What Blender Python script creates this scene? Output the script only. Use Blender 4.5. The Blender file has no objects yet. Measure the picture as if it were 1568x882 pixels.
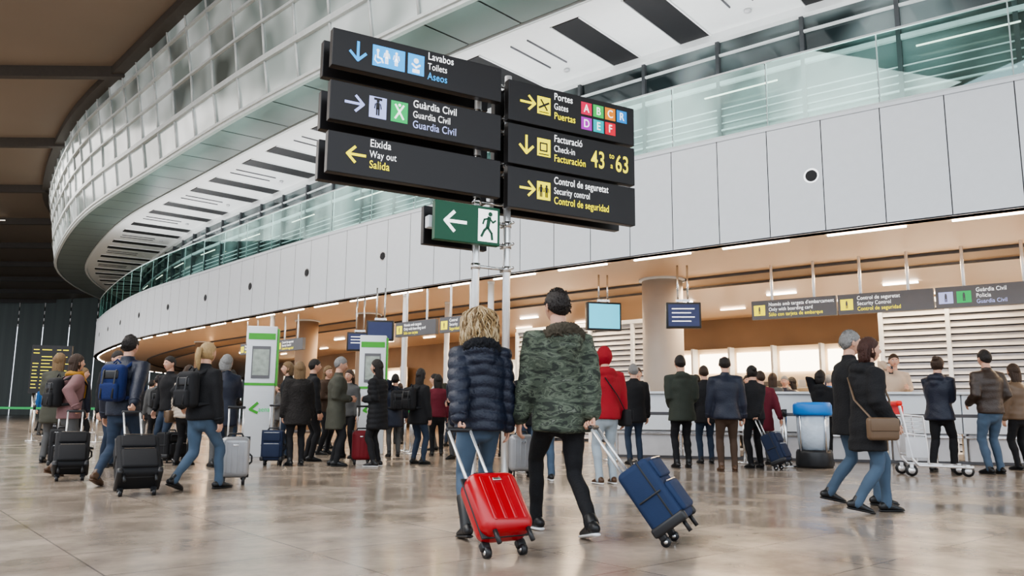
import bpy, bmesh, math, random
import numpy as np
from mathutils import Vector, Matrix
random.seed(7); np.random.seed(7)
V=Vector
scene=bpy.context.scene
try: scene.view_settings.look='AgX - Medium High Contrast'
except Exception: pass
COL=scene.collection
# ------------------------------------------------------------------ materials
def M(name,col,rough=.6,metal=0,bs=0,bd=.3,v=.12,vs=6,em=0,coat=0,stretch=None,ecol=None):
    m=bpy.data.materials.new(name); m.use_nodes=True
    nt=m.node_tree; b=nt.nodes['Principled BSDF']
    b.inputs['Roughness'].default_value=rough; b.inputs['Metallic'].default_value=metal
    if coat: b.inputs['Coat Weight'].default_value=coat
    tc=nt.nodes.new('ShaderNodeTexCoord'); mp=nt.nodes.new('ShaderNodeMapping')
    nt.links.new(tc.outputs['Object'],mp.inputs[0])
    if stretch: mp.inputs['Scale'].default_value=stretch
    n=nt.nodes.new('ShaderNodeTexNoise'); n.inputs['Scale'].default_value=vs
    nt.links.new(mp.outputs[0],n.inputs['Vector'])
    mx=nt.nodes.new('ShaderNodeMix'); mx.data_type='RGBA'
    mx.inputs[6].default_value=[min(1,c*(1-v)) for c in col]+[1]; mx.inputs[7].default_value=[min(1,c*(1+v)) for c in col]+[1]
    nt.links.new(n.outputs['Fac'],mx.inputs[0]); nt.links.new(mx.outputs[2],b.inputs['Base Color'])
    if bs:
        n2=nt.nodes.new('ShaderNodeTexNoise'); n2.inputs['Scale'].default_value=bs
        nt.links.new(mp.outputs[0],n2.inputs['Vector'])
        bp=nt.nodes.new('ShaderNodeBump'); bp.inputs['Strength'].default_value=bd; bp.inputs['Distance'].default_value=.02
        nt.links.new(n2.outputs['Fac'],bp.inputs['Height']); nt.links.new(bp.outputs[0],b.inputs['Normal'])
    if em:
        b.inputs['Emission Color'].default_value=list(ecol or col)+[1]; b.inputs['Emission Strength'].default_value=em
    return m
# ------------------------------------------------------------------ mesh builder
class MB:
    def __init__(s): s.v=[];s.f=[];s.m=[];s.sm=[];s.mats=[]
    def mi(s,mat):
        if mat not in s.mats: s.mats.append(mat)
        return s.mats.index(mat)
    def add(s,vs,fs,mat,smooth=True):
        o=len(s.v); s.v.extend([tuple(p) for p in vs]); k=s.mi(mat)
        for f in fs: s.f.append(tuple(i+o for i in f)); s.m.append(k); s.sm.append(smooth)
    def box(s,c,sz,mat,R=None):
        hx,hy,hz=[a/2 for a in sz]; c=V(c)
        P=[V((x,y,z)) for z in(-hz,hz) for y in(-hy,hy) for x in(-hx,hx)]
        if R is not None: P=[R@p for p in P]
        s.add([c+p for p in P],[(0,2,3,1),(4,5,7,6),(0,1,5,4),(2,6,7,3),(0,4,6,2),(1,3,7,5)],mat,False)
    def rbox(s,c,sz,r,mat,R=None,seg=3):
        bm=bmesh.new(); bmesh.ops.create_cube(bm,size=1)
        for v in bm.verts: v.co=V((v.co.x*sz[0],v.co.y*sz[1],v.co.z*sz[2]))
        bmesh.ops.bevel(bm,geom=bm.edges[:],offset=min(r,min(sz)*.49),segments=seg,profile=.5,affect='EDGES')
        c=V(c); bm.verts.index_update()
        s.add([c+((R@v.co) if R is not None else v.co) for v in bm.verts],[[v.index for v in f.verts] for f in bm.faces],mat)
        bm.free()
    def tube(s,pts,rad,mat,n=12,ref=(0,1,0),cap='round',mod=None):
        pts=[V(p) for p in pts]; rad=[(r,r) if not isinstance(r,(tuple,list)) else r for r in rad]; ref=V(ref)
        if cap=='round':
            t=(pts[0]-pts[1]).normalized(); a,b=rad[0]; q=min(a,b)
            t2=(pts[-1]-pts[-2]).normalized(); a2,b2=rad[-1]; q2=min(a2,b2)
            pts=[pts[0]+t*q*.9,pts[0]+t*q*.6]+pts+[pts[-1]+t2*q2*.6,pts[-1]+t2*q2*.9]
            rad=[(a*.4,b*.4),(a*.8,b*.8)]+rad+[(a2*.8,b2*.8),(a2*.4,b2*.4)]
        vs=[];N=len(pts)
        for i in range(N):
            t=(pts[min(i+1,N-1)]-pts[max(i-1,0)]).normalized()
            sd=t.cross(ref)
            if sd.length<1e-3: sd=t.cross(V((.3,.1,1)))
            sd.normalize(); fr=sd.cross(t)
            for k in range(n):
                a=2*math.pi*k/n; q=mod(i,k) if mod else 1
                vs.append(pts[i]+sd*(rad[i][0]*q*math.cos(a))+fr*(rad[i][1]*q*math.sin(a)))
        fs=[]
        for i in range(N-1):
            for k in range(n):
                a=i*n+k;b=i*n+(k+1)%n; fs.append((a,a+n,b+n,b))
        fs.append(tuple(range(n))); fs.append(tuple(reversed(range((N-1)*n,N*n))))
        s.add(vs,fs,mat)
    def cyl(s,p0,p1,r,mat,n=16,r1=None):
        s.tube([p0,p1],[r,r if r1 is None else r1],mat,n,cap='flat')
    def ball(s,c,r,mat,n=14,R=None):
        if not isinstance(r,(tuple,list)): r=(r,r,r)
        c=V(c); vs=[c+V((0,0,r[2]))]
        if R is not None: vs=[c+R@V((0,0,r[2]))]
        m=n//2
        for j in range(1,m):
            th=math.pi*j/m
            for k in range(n):
                a=2*math.pi*k/n; p=V((r[0]*math.sin(th)*math.cos(a),r[1]*math.sin(th)*math.sin(a),r[2]*math.cos(th)))
                vs.append(c+(R@p if R is not None else p))
        p=V((0,0,-r[2])); vs.append(c+(R@p if R is not None else p)); L=len(vs)-1
        fs=[(0,1+k,1+(k+1)%n) for k in range(n)]
        for j in range(m-2):
            for k in range(n):
                a=1+j*n+k;b=1+j*n+(k+1)%n; fs.append((a,a+n,b+n,b))
        q=1+(m-2)*n; fs+=[(L,q+(k+1)%n,q+k) for k in range(n)]
        s.add(vs,fs,mat)
    def disc(s,c,r,mat,ax='y',n=20):
        c=V(c); P=[]
        for k in range(n):
            a=2*math.pi*k/n; P.append(c+V((r*math.cos(a),0,r*math.sin(a))))
        s.add(P,[tuple(range(n))],mat,False)
    def mesh(s,name):
        me=bpy.data.meshes.new(name); me.from_pydata(s.v,[],s.f)
        for m in s.mats: me.materials.append(m)
        me.polygons.foreach_set('material_index',s.m); me.polygons.foreach_set('use_smooth',s.sm); me.update()
        return me
    def obj(s,name,parent=None,loc=(0,0,0),rot=0,scale=1,bevel=0):
        ob=bpy.data.objects.new(name,s.mesh(name)); COL.objects.link(ob)
        ob.location=loc; ob.rotation_euler=(0,0,rot); ob.scale=(scale,)*3
        if parent: ob.parent=parent
        if bevel:
            b=ob.modifiers.new('bevel','BEVEL'); b.width=bevel; b.segments=2; b.limit_method='ANGLE'
        return ob
def empty(name,loc=(0,0,0),rot=0):
    e=bpy.data.objects.new(name,None); COL.objects.link(e); e.location=loc; e.rotation_euler=(0,0,rot); e.empty_display_size=.2; return e
def text(parent,s,x,z,size,mat,y=-.004,bold=0,sx=.85,align='LEFT',rz=0):
    cu=bpy.data.curves.new('lettering','FONT'); cu.body=s; cu.size=size; cu.extrude=.001; cu.offset=bold*size; cu.align_x=align; cu.space_character=1.06
    cu.materials.append(mat); ob=bpy.data.objects.new('lettering',cu); COL.objects.link(ob)
    ob.rotation_euler=(math.pi/2,0,rz); ob.location=(x,y,z); ob.scale=(sx,1,1); ob.parent=parent; return ob
def stroke(mb,pts,w,mat,y=-.004):
    for (x0,z0),(x1,z1) in zip(pts[:-1],pts[1:]):
        d=V((x1-x0,0,z1-z0)); 
        if d.length==0: continue
        d.normalize(); q=V((d.z,0,-d.x))*w/2; e=d*w*.3
        a=V((x0,y,z0))-e;b=V((x1,y,z1))+e
        mb.add([a+q,b+q,b-q,a-q],[(0,1,2,3)],mat,False)
def plate(mb,x0,x1,z0,z1,mat,y=-.003):
    mb.add([(x0,y,z0),(x1,y,z0),(x1,y,z1),(x0,y,z1)],[(0,1,2,3)],mat,False)
# ------------------------------------------------------------------ palette
white=M('white_panel',(.8,.84,.88),.3,v=.03)
seam=M('panel_seam',(.12,.12,.13),.7)
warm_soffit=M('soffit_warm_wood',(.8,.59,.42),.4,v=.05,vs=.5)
ceilw=M('ceiling_white',(.84,.86,.86),.6,v=.03)
dark=M('dark_slot',(.015,.015,.017),.6)
grayp=M('soffit_panel_grey',(.2,.24,.225),.35,v=.2,vs=.4)
frame=M('mullion_light_grey',(.66,.7,.7),.45,metal=.1)
frameD=M('frame_dark',(.06,.065,.07),.5)
steel=M('brushed_steel',(.75,.75,.75),.22,metal=1)
polew=M('pole_satin_white_metal',(.85,.85,.85),.25,metal=.6)
black=M('sign_black',(.013,.011,.012),.4,v=.05)
wht=M('lettering_white',(.95,.95,.95),.5,em=1.0,v=.01)
yel=M('lettering_yellow',(.98,.86,.01),.5,em=.9,v=.01)
blu=M('lettering_blue',(.05,.45,.98),.5,em=.6,v=.01)
lav=M('lettering_lavender',(.5,.56,.95),.5,em=.5,v=.01)
grn=M('picto_green',(.03,.55,.15),.5,em=.35,v=.01)
exitg=M('exit_green',(.003,.09,.04),.4,v=.03)
brown_roof=M('roof_panel_brown',(.27,.22,.175),.55,v=.15,vs=.15)
roofrib=M('roof_rib',(.09,.08,.07),.5)
led=M('led_strip',(1,.95,.85),.5,em=9,v=0)
ledsoft=M('roof_lamp',(1,.93,.8),.5,em=2.2,v=0)
warmled=M('lamp_warm',(1,.86,.66),.5,em=6,v=0)
plastic_blk=M('plastic_black',(.02,.02,.022),.4)
screen=M('screen_cyan',(.08,.5,.68),.3,em=1.1,vs=3,v=.3)
screenD=M('screen_dark_blue',(.03,.04,.12),.3,em=.15)
greyS=M('hanging_sign_grey',(.16,.16,.17),.4,v=.05)
posterm=M('totem_poster',(.4,.45,.4),.4,v=.5,vs=9)
greenP=M('totem_green',(.08,.42,.05),.4,em=.05)
beltg=M('belt_green',(.03,.35,.1),.6)
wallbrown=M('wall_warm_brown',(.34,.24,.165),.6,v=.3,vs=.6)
wallcream=M('wall_cream',(.8,.69,.54),.5,v=.1,vs=1)
louvm=M('louver_grey',(.6,.6,.62),.4)
concrete=M('column_concrete',(.5,.45,.4),.6,v=.1,vs=2)
darkwall=M('far_wall_dark_green',(.1,.125,.11),.5,v=.3,vs=.3,stretch=(3,3,.1))
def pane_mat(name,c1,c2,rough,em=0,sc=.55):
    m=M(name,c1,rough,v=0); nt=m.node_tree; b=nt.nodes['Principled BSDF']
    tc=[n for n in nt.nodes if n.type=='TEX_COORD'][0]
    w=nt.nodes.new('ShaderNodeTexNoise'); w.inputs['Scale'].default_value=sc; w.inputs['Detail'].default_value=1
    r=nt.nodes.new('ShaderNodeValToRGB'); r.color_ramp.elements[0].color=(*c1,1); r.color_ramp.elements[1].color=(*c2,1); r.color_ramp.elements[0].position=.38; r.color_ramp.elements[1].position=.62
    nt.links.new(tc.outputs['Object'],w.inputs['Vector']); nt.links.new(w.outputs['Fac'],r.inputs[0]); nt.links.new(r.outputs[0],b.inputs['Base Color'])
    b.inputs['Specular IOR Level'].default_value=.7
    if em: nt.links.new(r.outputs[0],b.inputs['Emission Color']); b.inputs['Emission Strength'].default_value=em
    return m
panes=[pane_mat('facade_glass_%d'%i,c1,c2,.15,.25) for i,(c1,c2) in enumerate((((.1,.12,.115),(.3,.34,.33)),((.18,.22,.21),(.44,.49,.48)),((.07,.085,.08),(.24,.27,.26)),((.3,.35,.34),(.6,.65,.65))))]  # pane emission stands in for daylight coming from behind the glass
panesD=pane_mat('upper_office_glass',(.02,.03,.032),(.16,.2,.2),.08)
def glass_mat():
    m=bpy.data.materials.new('balustrade_glass'); m.use_nodes=True; nt=m.node_tree; nt.nodes.clear()
    o=nt.nodes.new('ShaderNodeOutputMaterial'); mx=nt.nodes.new('ShaderNodeMixShader')
    t=nt.nodes.new('ShaderNodeBsdfTransparent'); t.inputs[0].default_value=(.5,.74,.69,1)
    g=nt.nodes.new('ShaderNodeBsdfGlossy'); g.inputs['Roughness'].default_value=.015; g.inputs[0].default_value=(.5,.68,.66,1)
    tc=nt.nodes.new('ShaderNodeTexCoord'); mpp=nt.nodes.new('ShaderNodeMapping'); mpp.inputs['Scale'].default_value=(1,1,.5); n=nt.nodes.new('ShaderNodeTexNoise'); n.inputs['Scale'].default_value=.7; n.inputs['Detail'].default_value=2; n.inputs['Distortion'].default_value=.2
    mp=nt.nodes.new('ShaderNodeMapRange'); mp.inputs[1].default_value=.35; mp.inputs[2].default_value=.65; mp.inputs[3].default_value=.08; mp.inputs[4].default_value=.27
    nt.links.new(tc.outputs['Object'],mpp.inputs[0]); nt.links.new(mpp.outputs[0],n.inputs['Vector']); nt.links.new(n.outputs['Fac'],mp.inputs[0])
    nt.links.new(mp.outputs[0],mx.inputs[0]); nt.links.new(t.outputs[0],mx.inputs[1]); nt.links.new(g.outputs[0],mx.inputs[2]); nt.links.new(mx.outputs[0],o.inputs[0])
    return m
glass=glass_mat()
def floor_mat():
    m=bpy.data.materials.new('polished_stone_floor'); m.use_nodes=True; nt=m.node_tree; b=nt.nodes['Principled BSDF']
    tc=nt.nodes.new('ShaderNodeTexCoord'); mp=nt.nodes.new('ShaderNodeMapping'); mp.inputs['Rotation'].default_value=(0,0,math.radians(-40))
    br=nt.nodes.new('ShaderNodeTexBrick'); br.offset=0; br.inputs['Scale'].default_value=1; br.inputs['Brick Width'].default_value=1.2; br.inputs['Row Height'].default_value=.8
    br.inputs['Mortar Size'].default_value=.006; br.inputs['Color1'].default_value=(.37,.3,.24,1); br.inputs['Color2'].default_value=(.3,.245,.195,1); br.inputs['Mortar'].default_value=(.16,.13,.105,1)
    n=nt.nodes.new('ShaderNodeTexNoise'); n.inputs['Scale'].default_value=1.8; n.inputs['Detail'].default_value=10; n.inputs['Roughness'].default_value=.65
    mr0=nt.nodes.new('ShaderNodeMapRange'); mr0.inputs[1].default_value=.25; mr0.inputs[2].default_value=.75
    mx=nt.nodes.new('ShaderNodeMix'); mx.data_type='RGBA'; mx.blend_type='OVERLAY'; mx.inputs[0].default_value=.45
    nt.links.new(tc.outputs['Object'],mp.inputs[0]); nt.links.new(mp.outputs[0],br.inputs['Vector']); nt.links.new(mp.outputs[0],n.inputs['Vector'])
    nt.links.new(n.outputs['Fac'],mr0.inputs[0])
    nt.links.new(br.outputs['Color'],mx.inputs[6]); nt.links.new(mr0.outputs[0],mx.inputs[7]); nt.links.new(mx.outputs[2],b.inputs['Base Color'])
    n2=nt.nodes.new('ShaderNodeTexNoise'); n2.inputs['Scale'].default_value=.9; n2.inputs['Detail'].default_value=5
    mr=nt.nodes.new('ShaderNodeMapRange'); mr.inputs[1].default_value=.35; mr.inputs[2].default_value=.65; mr.inputs[3].default_value=.14; mr.inputs[4].default_value=.26
    nt.links.new(mp.outputs[0],n2.inputs['Vector']); nt.links.new(n2.outputs['Fac'],mr.inputs[0]); nt.links.new(mr.outputs[0],b.inputs['Roughness'])
    n3=nt.nodes.new('ShaderNodeTexNoise'); n3.inputs['Scale'].default_value=2.2; n3.inputs['Detail'].default_value=2
    bp=nt.nodes.new('ShaderNodeBump'); bp.inputs['Strength'].default_value=.1; bp.inputs['Distance'].default_value=.02
    nt.links.new(tc.outputs['Object'],n3.inputs['Vector']); nt.links.new(n3.outputs['Fac'],bp.inputs['Height']); nt.links.new(bp.outputs[0],b.inputs['Normal'])
    b.inputs['Specular IOR Level'].default_value=.8
    return m
# ------------------------------------------------------------------ plan curve
CP=[(30,-.5),(22,4.6),(15.5,9.2),(9.2,13.9),(5.75,16.45),(-.07,21.3),(-3.78,24.8),(-8,29),(-14.2,35.8),(-20.6,43),(-27.7,53.4),(-31.3,60),(-34,68),(-35.6,77),(-36,88),(-36,100)]
def catmull():
    P=[np.array(p,float) for p in CP]; P=[2*P[0]-P[1]]+P+[2*P[-1]-P[-2]]; out=[]
    for i in range(1,len(P)-2):
        for t in np.linspace(0,1,40,endpoint=False):
            a,b,c,d=P[i-1:i+3]
            out.append(.5*((2*b)+(-a+c)*t+(2*a-5*b+4*c-d)*t*t+(-a+3*b-3*c+d)*t**3))
    out=np.array(out)
    k=np.ones(31)/31; pad=np.vstack([np.repeat(out[:1],15,0),out,np.repeat(out[-1:],15,0)])
    sm=np.stack([np.convolve(pad[:,j],k,'valid') for j in(0,1)],1); sm[:15]=out[:15]; sm[-15:]=out[-15:]
    return sm
DENSE=catmull(); ARC=np.concatenate([[0],np.cumsum(np.linalg.norm(np.diff(DENSE,axis=0),axis=1))])
def at(s):
    p=V((np.interp(s,ARC,DENSE[:,0]),np.interp(s,ARC,DENSE[:,1]),0))
    q=V((np.interp(s+.6,ARC,DENSE[:,0]),np.interp(s+.6,ARC,DENSE[:,1]),0)); r=V((np.interp(s-.6,ARC,DENSE[:,0]),np.interp(s-.6,ARC,DENSE[:,1]),0))
    d=(q-r).normalized(); return p,V((-d.y,d.x,0)),d
def sample(step,s0=0,s1=None):
    s1=s1 or ARC[-1]-1; n=max(1,int(round((s1-s0)/step))); return [at(s0+(s1-s0)*i/n) for i in range(n+1)]
def off(S,o,z): return S[0]+S[1]*o+V((0,0,z))
def nearest(x,y): return ARC[np.argmin((DENSE[:,0]-x)**2+(DENSE[:,1]-y)**2)]
def strip(mb,S,o1,z1,o2,z2,mat,gap=0,gz=0,sm=False):
    for i in range(len(S)-1):
        a,b,c,d=off(S[i],o1,z1),off(S[i+1],o1,z1),off(S[i+1],o2,z2),off(S[i],o2,z2)
        if gap:
            a,b,c,d=a.lerp(b,gap),b.lerp(a,gap),c.lerp(d,gap),d.lerp(c,gap); a,d=a.lerp(d,gz),d.lerp(a,gz); b,c=b.lerp(c,gz),c.lerp(b,gz)
        mb.add([a,b,c,d],[(0,1,2,3)],random.choice(mat) if isinstance(mat,list) else mat,sm)
def bar(mb,S,o,z,w,h,mat):
    strip(mb,S,o+w/2,z-h/2,o+w/2,z+h/2,mat); strip(mb,S,o-w/2,z-h/2,o-w/2,z+h/2,mat)
    strip(mb,S,o-w/2,z+h/2,o+w/2,z+h/2,mat); strip(mb,S,o-w/2,z-h/2,o+w/2,z-h/2,mat)
def frameR(S):
    d=-S[2]; return Matrix(((d.x,-d.y,0),(d.y,d.x,0),(0,0,1)))
# ------------------------------------------------------------------ architecture
S115=sample(1.15)
mb=MB(); mb.add([(-140,-40,0),(60,-40,0),(60,150,0),(-140,150,0)],[(0,1,2,3)],floor_mat(),False); mb.obj('floor')
mb=MB(); strip(mb,S115,0,4.6,0,7.05,seam); strip(mb,S115,.03,4.62,.03,7.03,white,.008,.004)
strip(mb,S115,.03,4.6,-.25,4.6,white); strip(mb,S115,.05,7.05,-.2,7.05,white); strip(mb,S115,.05,6.98,.05,7.05,white)
s0=nearest(6.27,16.07)
for k in range(-3,14):
    S=at(s0+4.6*k); R=frameR(S)
    c=off(S,.035,5.82); P=[]
    for q,m,o in((.16,steel,.0),(.12,dark,.01)):
        P=[c+S[1]*o+R@V((q*math.cos(a),0,q*math.sin(a))) for a in np.linspace(0,2*math.pi,24,endpoint=False)]
        mb.add(P,[tuple(range(24))],m,False)
mb.obj('wall_mezzanine_fascia')
mb=MB(); strip(mb,sample(3),0,4.6,-16,4.6,warm_soffit)
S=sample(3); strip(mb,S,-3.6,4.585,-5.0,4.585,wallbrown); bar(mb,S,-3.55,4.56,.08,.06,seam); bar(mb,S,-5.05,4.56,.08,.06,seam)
mb.obj('ceiling_soffit')
mb=MB(); strip(mb,sample(3),0,7.05,-3,7.05,concrete); mb.obj('floor_mezzanine')
mb=MB(); s=2.0
while s<ARC[-1]-4:
    SS=sample(1.1,s,s+1.5); bar(mb,SS,-.25,4.57,.06,.035,led); s+=2.3
mb.obj('soffit_light_strip')
mb=MB()
s=6
while s<75:
    for o in(-7.5,-10):
        S=at(s+o*.3); mb.box(off(S,o,4.55),(.9,.1,.05),warmled if o<-8 else led,frameR(S))
    s+=3.6
mb.obj('ceiling_lamp_strips')
# balustrade
S23=sample(2.3)
bal=empty('balustrade')
mb=MB(); strip(mb,S23,-.08,7.1,-.08,8.6,glass,.006,0); g=mb.obj('glass_panels',bal)
mb=MB(); bar(mb,S23,-.08,8.62,.05,.04,frame); bar(mb,S23,-.08,7.09,.08,.08,frame)
for S in S23: mb.box(off(S,-.12,7.85),(.025,.03,1.5),frame,frameR(S))
mb.obj('rail',bal)
mb=MB(); strip(mb,S23,-2.8,7.05,-2.8,11,panesD)
for i,S in enumerate(S23):
    mb.box(off(S,-2.75,9.0),(.1,.12,3.9),frameD,frameR(S))
bar(mb,S23,-2.74,9.6,.1,.12,frame); bar(mb,S23,-2.74,8.3,.08,.05,frame); bar(mb,S23,-2.74,10.4,.08,.06,frame); bar(mb,S23,-2.7,10.9,.25,.2,ceilw)
for z in(7.6,7.8,8.0,8.5,8.7,8.9): bar(mb,S23,-2.76,z,.04,.03,frame)
s=4
while s<80:
    SS=sample(1.4,s,s+2.0); bar(mb,SS,-2.5,9.2,.04,.03,ledsoft); s+=5.3
mb.obj('wall_upper_office')
mb=MB(); strip(mb,sample(2),1.0,11,-3,11,ceilw); bar(mb,sample(2),1.0,11,.08,.16,ceilw)
k0=nearest(3.35,18.5)
s=k0-5.7*4
while s<ARC[-1]-3:
    for dlt in(0,2.2):
        S=at(s+dlt); R=frameR(S)
        mb.box(off(S,-1.05,10.985),(.85,3.0,.03),dark,R)
        for e in(-.46,.46): mb.box(off(S,-1.05,10.98)+R@V((e,0,0)),(.04,3.05,.05),ceilw,R)
    S=at(s+3.9); R=frameR(S)
    for e in(-.3,.3): mb.box(off(S,-.6,10.98)+R@V((e,0,0)),(.03,1.8,.04),seam,R)
    c=off(S,-1.9,10.98)
    mb.cyl(c,c+V((0,0,-.05)),.09,louvm,14)
    s+=5.7
mb.obj('ceiling_upper_white')
S18=sample(1.9)
mb=MB(); strip(mb,S18,1.05,11.02,2.9,10.95,seam); strip(mb,S18,1.1,10.99,2.85,10.92,grayp,.015,.02)
bar(mb,S18,1.05,11.0,.12,.14,frame); bar(mb,S18,2.92,11.0,.14,.22,frame)
mb.obj('trim_ring_soffit')
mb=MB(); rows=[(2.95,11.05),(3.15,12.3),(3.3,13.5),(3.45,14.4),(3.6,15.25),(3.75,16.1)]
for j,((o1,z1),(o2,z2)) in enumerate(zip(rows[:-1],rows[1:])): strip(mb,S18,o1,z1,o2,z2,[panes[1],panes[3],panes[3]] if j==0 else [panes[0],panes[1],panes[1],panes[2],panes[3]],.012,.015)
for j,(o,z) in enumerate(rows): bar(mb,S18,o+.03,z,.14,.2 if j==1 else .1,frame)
for S in S18:
    for (o1,z1),(o2,z2) in zip(rows[:-1],rows[1:]):
        mb.tube([off(S,o1+.02,z1),off(S,o2+.02,z2)],[.055,.055],frame,4,cap='flat',ref=(1,0,0))
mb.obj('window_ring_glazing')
# roof
mb=MB()
SR=sample(2)
for a,b in zip(SR[:-1],SR[1:]):
    A,B=off(a,3.7,16.15),off(b,3.7,16.15)
    mb.add([A,B,V((-140,B.y,16.15)),V((-140,A.y,16.15))],[(0,1,2,3)],brown_roof,False)
A=off(SR[-1],3.7,16.15)
mb.add([A,V((0,A.y,16.15)),V((0,150,16.15)),V((-140,150,16.15)),V((-140,A.y,16.15))],[(0,1,2,3,4)],brown_roof,False)
bar(mb,SR,3.9,15.95,.5,.35,roofrib)
y=5
while y<148:
    j=min(range(len(SR)),key=lambda i:abs(off(SR[i],3.7,0).y-y)); xr=off(SR[j],3.7,0).x
    mb.box(((xr-140)/2,y,15.9),(xr+140,.35,.5),roofrib); 
    y+=9.7
for (x,y) in((-30,42),(-42,62)): mb.box((x,y,15.7),(3,.06,.05),ledsoft)
mb.obj('ceiling_main_roof')
mb=MB(); 
for i in range(26):
    a=V((-140,138,0)).lerp(V((-20,96,0)),i/26); b=V((-140,138,0)).lerp(V((-20,96,0)),(i+.97)/26)
    mb.add([a,b,b+V((0,0,16.2)),a+V((0,0,16.2))],[(0,1,2,3)],darkwall,False)
mb.obj('wall_far')
mb=MB(); SB=sample(2.5); strip(mb,SB,-13,0,-13,4.6,wallbrown)
mb.obj('wall_back_interior')
mb=MB()
for a,b,m in((nearest(12,12),nearest(-2.5,23.5),wallcream),(nearest(-6,27),nearest(-9,30),wallcream),(nearest(-15,37),nearest(-19,41),wallcream),(nearest(-24,48),nearest(-27,52),wallcream)):
    SS=sample(1.8,a,b); strip(mb,SS,-12.6,0,-12.6,3.4,m)
    strip(mb,SS[::1],-12.5,2.45,-12.5,3.2,warmled,.08)
    for z in(.5,.95,1.4,1.85): bar(mb,SS,-12.2,z,.3,.04,white)
    for S in SS: mb.box(off(S,-12.3,1.7),(.08,.4,3.4),white,frameR(S))
    for S in SS[:-1]:
        for z in(.97,1.42,1.87):
            for q in range(4): mb.rbox(off(S,-12.15,z+.13)+frameR(S)@V((-.3-q*.4,0,0)),(.22,.16,random.uniform(.16,.28)),.01,random.choice([screenD,white,greyS,posterm,wallbrown]))
mb.obj('shop_front_display')
def louver(s0,s1,o=-4.6,z1=3.6,name='louver_wall'):
    mb=MB(); SS=sample(1.6,s0,s1)
    z=.1
    while z<z1:
        strip(mb,SS,o,z,o-.06,z+.13,louvm); z+=.16
    for S in SS: mb.box(off(S,o+.02,z1/2),(.09,.12,z1),white,frameR(S))
    strip(mb,SS,o-.12,0,o-.12,z1,seam); bar(mb,SS,o,z1+.05,.16,.12,white); mb.obj(name)
louver(nearest(22,5),nearest(6.3,16.0)); louver(nearest(2.0,19.6),nearest(-3,24))
def column(x,y,r,mat,name,h=4.6):
    mb=MB(); mb.cyl((0,0,0),(0,0,h),r,mat,32); mb.cyl((0,0,0),(0,0,.12),r*1.06,seam,32); mb.cyl((0,0,h-.06),(0,0,h),r*1.15,white,32); mb.obj(name,loc=(x,y,0))
column(4.2,22,.56,concrete,'column_round')
for x,y in((-3.4,25.3),(-.6,22.6),(-9.5,31.5),(-2.2,27)): column(x,y,.09,white,'column_slender')
for x,y in((-8.5,33),(-12,38),(-17,44),(-5.5,30.5)): column(x,y,.45,wallbrown,'column_brown')
mb=MB()
for i in range(54): mb.box((-45+i*1.5,-26,8),(.16,.3,16),frameD)
for z in(.1,1.5,3,4.5,6,7.5,9,10.5,12,13.5,15.8): mb.box((-6,-26,z),(80,.25,.16 if z%3 else .3),frameD)
mb.obj('window_rear_facade')
# ------------------------------------------------------------------ sign totem
tot=empty('directional_sign_totem',(-.17,10.46,0),math.radians(29.5))
mb=MB()
for px in(-.24,.236):
    mb.cyl((px,.23,0),(px,.23,5.62),.052,polew,24); mb.cyl((px,.23,0),(px,.23,.03),.13,polew,24)
for z in(5.45,4.98,4.78,4.32,4.15,3.72,3.45,3.15,2.82):
    mb.cyl((-.24,.23,z),(.236,.23,z),.022,steel,12)
    for px in(-.24,.236): mb.cyl((px,.23,z-.04),(px,.23,z+.04),.065,steel,20)
    mb.cyl((.236,.05,z),(.236,.4,z),.02,steel,10)
mb.obj('poles',tot)
mb=MB()
LS=[(5.11,5.60),(4.41,4.92),(3.75,4.27)]; RS=[(4.89,5.48),(4.27,4.85),(3.65,4.23)]
for z0,z1 in LS:
    mb.box((-1.195,.06,(z0+z1)/2),(2.39,.12,z1-z0),black); mb.box((-1.195,.46,(z0+z1)/2),(2.39,.12,z1-z0),black)
for z0,z1 in RS:
    mb.box((1.21,.06,(z0+z1)/2),(2.19,.12,z1-z0),black); mb.box((1.21,.46,(z0+z1)/2),(2.19,.12,z1-z0),black)
mb.box((-.475,.05,3.34),(.95,.1,.52),exitg); mb.box((-.475,.42,3.34),(.95,.1,.52),black)
mb.box((-.93,.2,3.34),(.1,.12,.16),white)
mb.obj('panels',tot,bevel=.008)
pk=MB()
def arrow(x,z,s,d,mat):
    D={'d':(0,-1),'r':(1,0),'l':(-1,0)}[d]; Q=(-D[1],D[0]); s2=s/2; w=s*.15
    tip=(x+D[0]*s2,z+D[1]*s2)
    stroke(pk,[(x-D[0]*s2,z-D[1]*s2),(tip[0]-D[0]*w*.5,tip[1]-D[1]*w*.5)],w,mat,-.004)
    for q in(-1,1): stroke(pk,[(tip[0]-D[0]*s*.42+Q[0]*q*s*.42,tip[1]-D[1]*s*.42+Q[1]*q*s*.42),tip],w,mat,-.005-.001*q)
def man(x,z,s,mat,y=-.007,skirt=False):
    pk.disc((x,y,z+s*.42),s*.09,mat); stroke(pk,[(x,z+s*.27),(x,z)],s*(.22 if not skirt else .16),mat,y)
    if skirt: pk.add([V((x,y,z+s*.1)),V((x-s*.18,y,z-s*.15)),V((x+s*.18,y,z-s*.15))],[(0,1,2)],mat,False)
    for q in(-1,1): stroke(pk,[(x+q*s*.06,z),(x+q*s*.06,z-s*.4)],s*.09,mat,y); stroke(pk,[(x+q*s*.15,z+s*.26),(x+q*s*.2,z-s*.02)],s*.06,mat,y)
def three(x,z0,a,b,c,mc,s=.142,step=.138,sx=.78):
    text(tot,a,x,z0+2*step,s,wht,bold=.006,sx=sx); text(tot,b,x,z0+step,s*.92,wht,sx=sx*.93); text(tot,c,x,z0,s,mc,bold=.006,sx=sx)
zc=5.36; arrow(.33-2.39,zc,.24,'d',blu)
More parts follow.
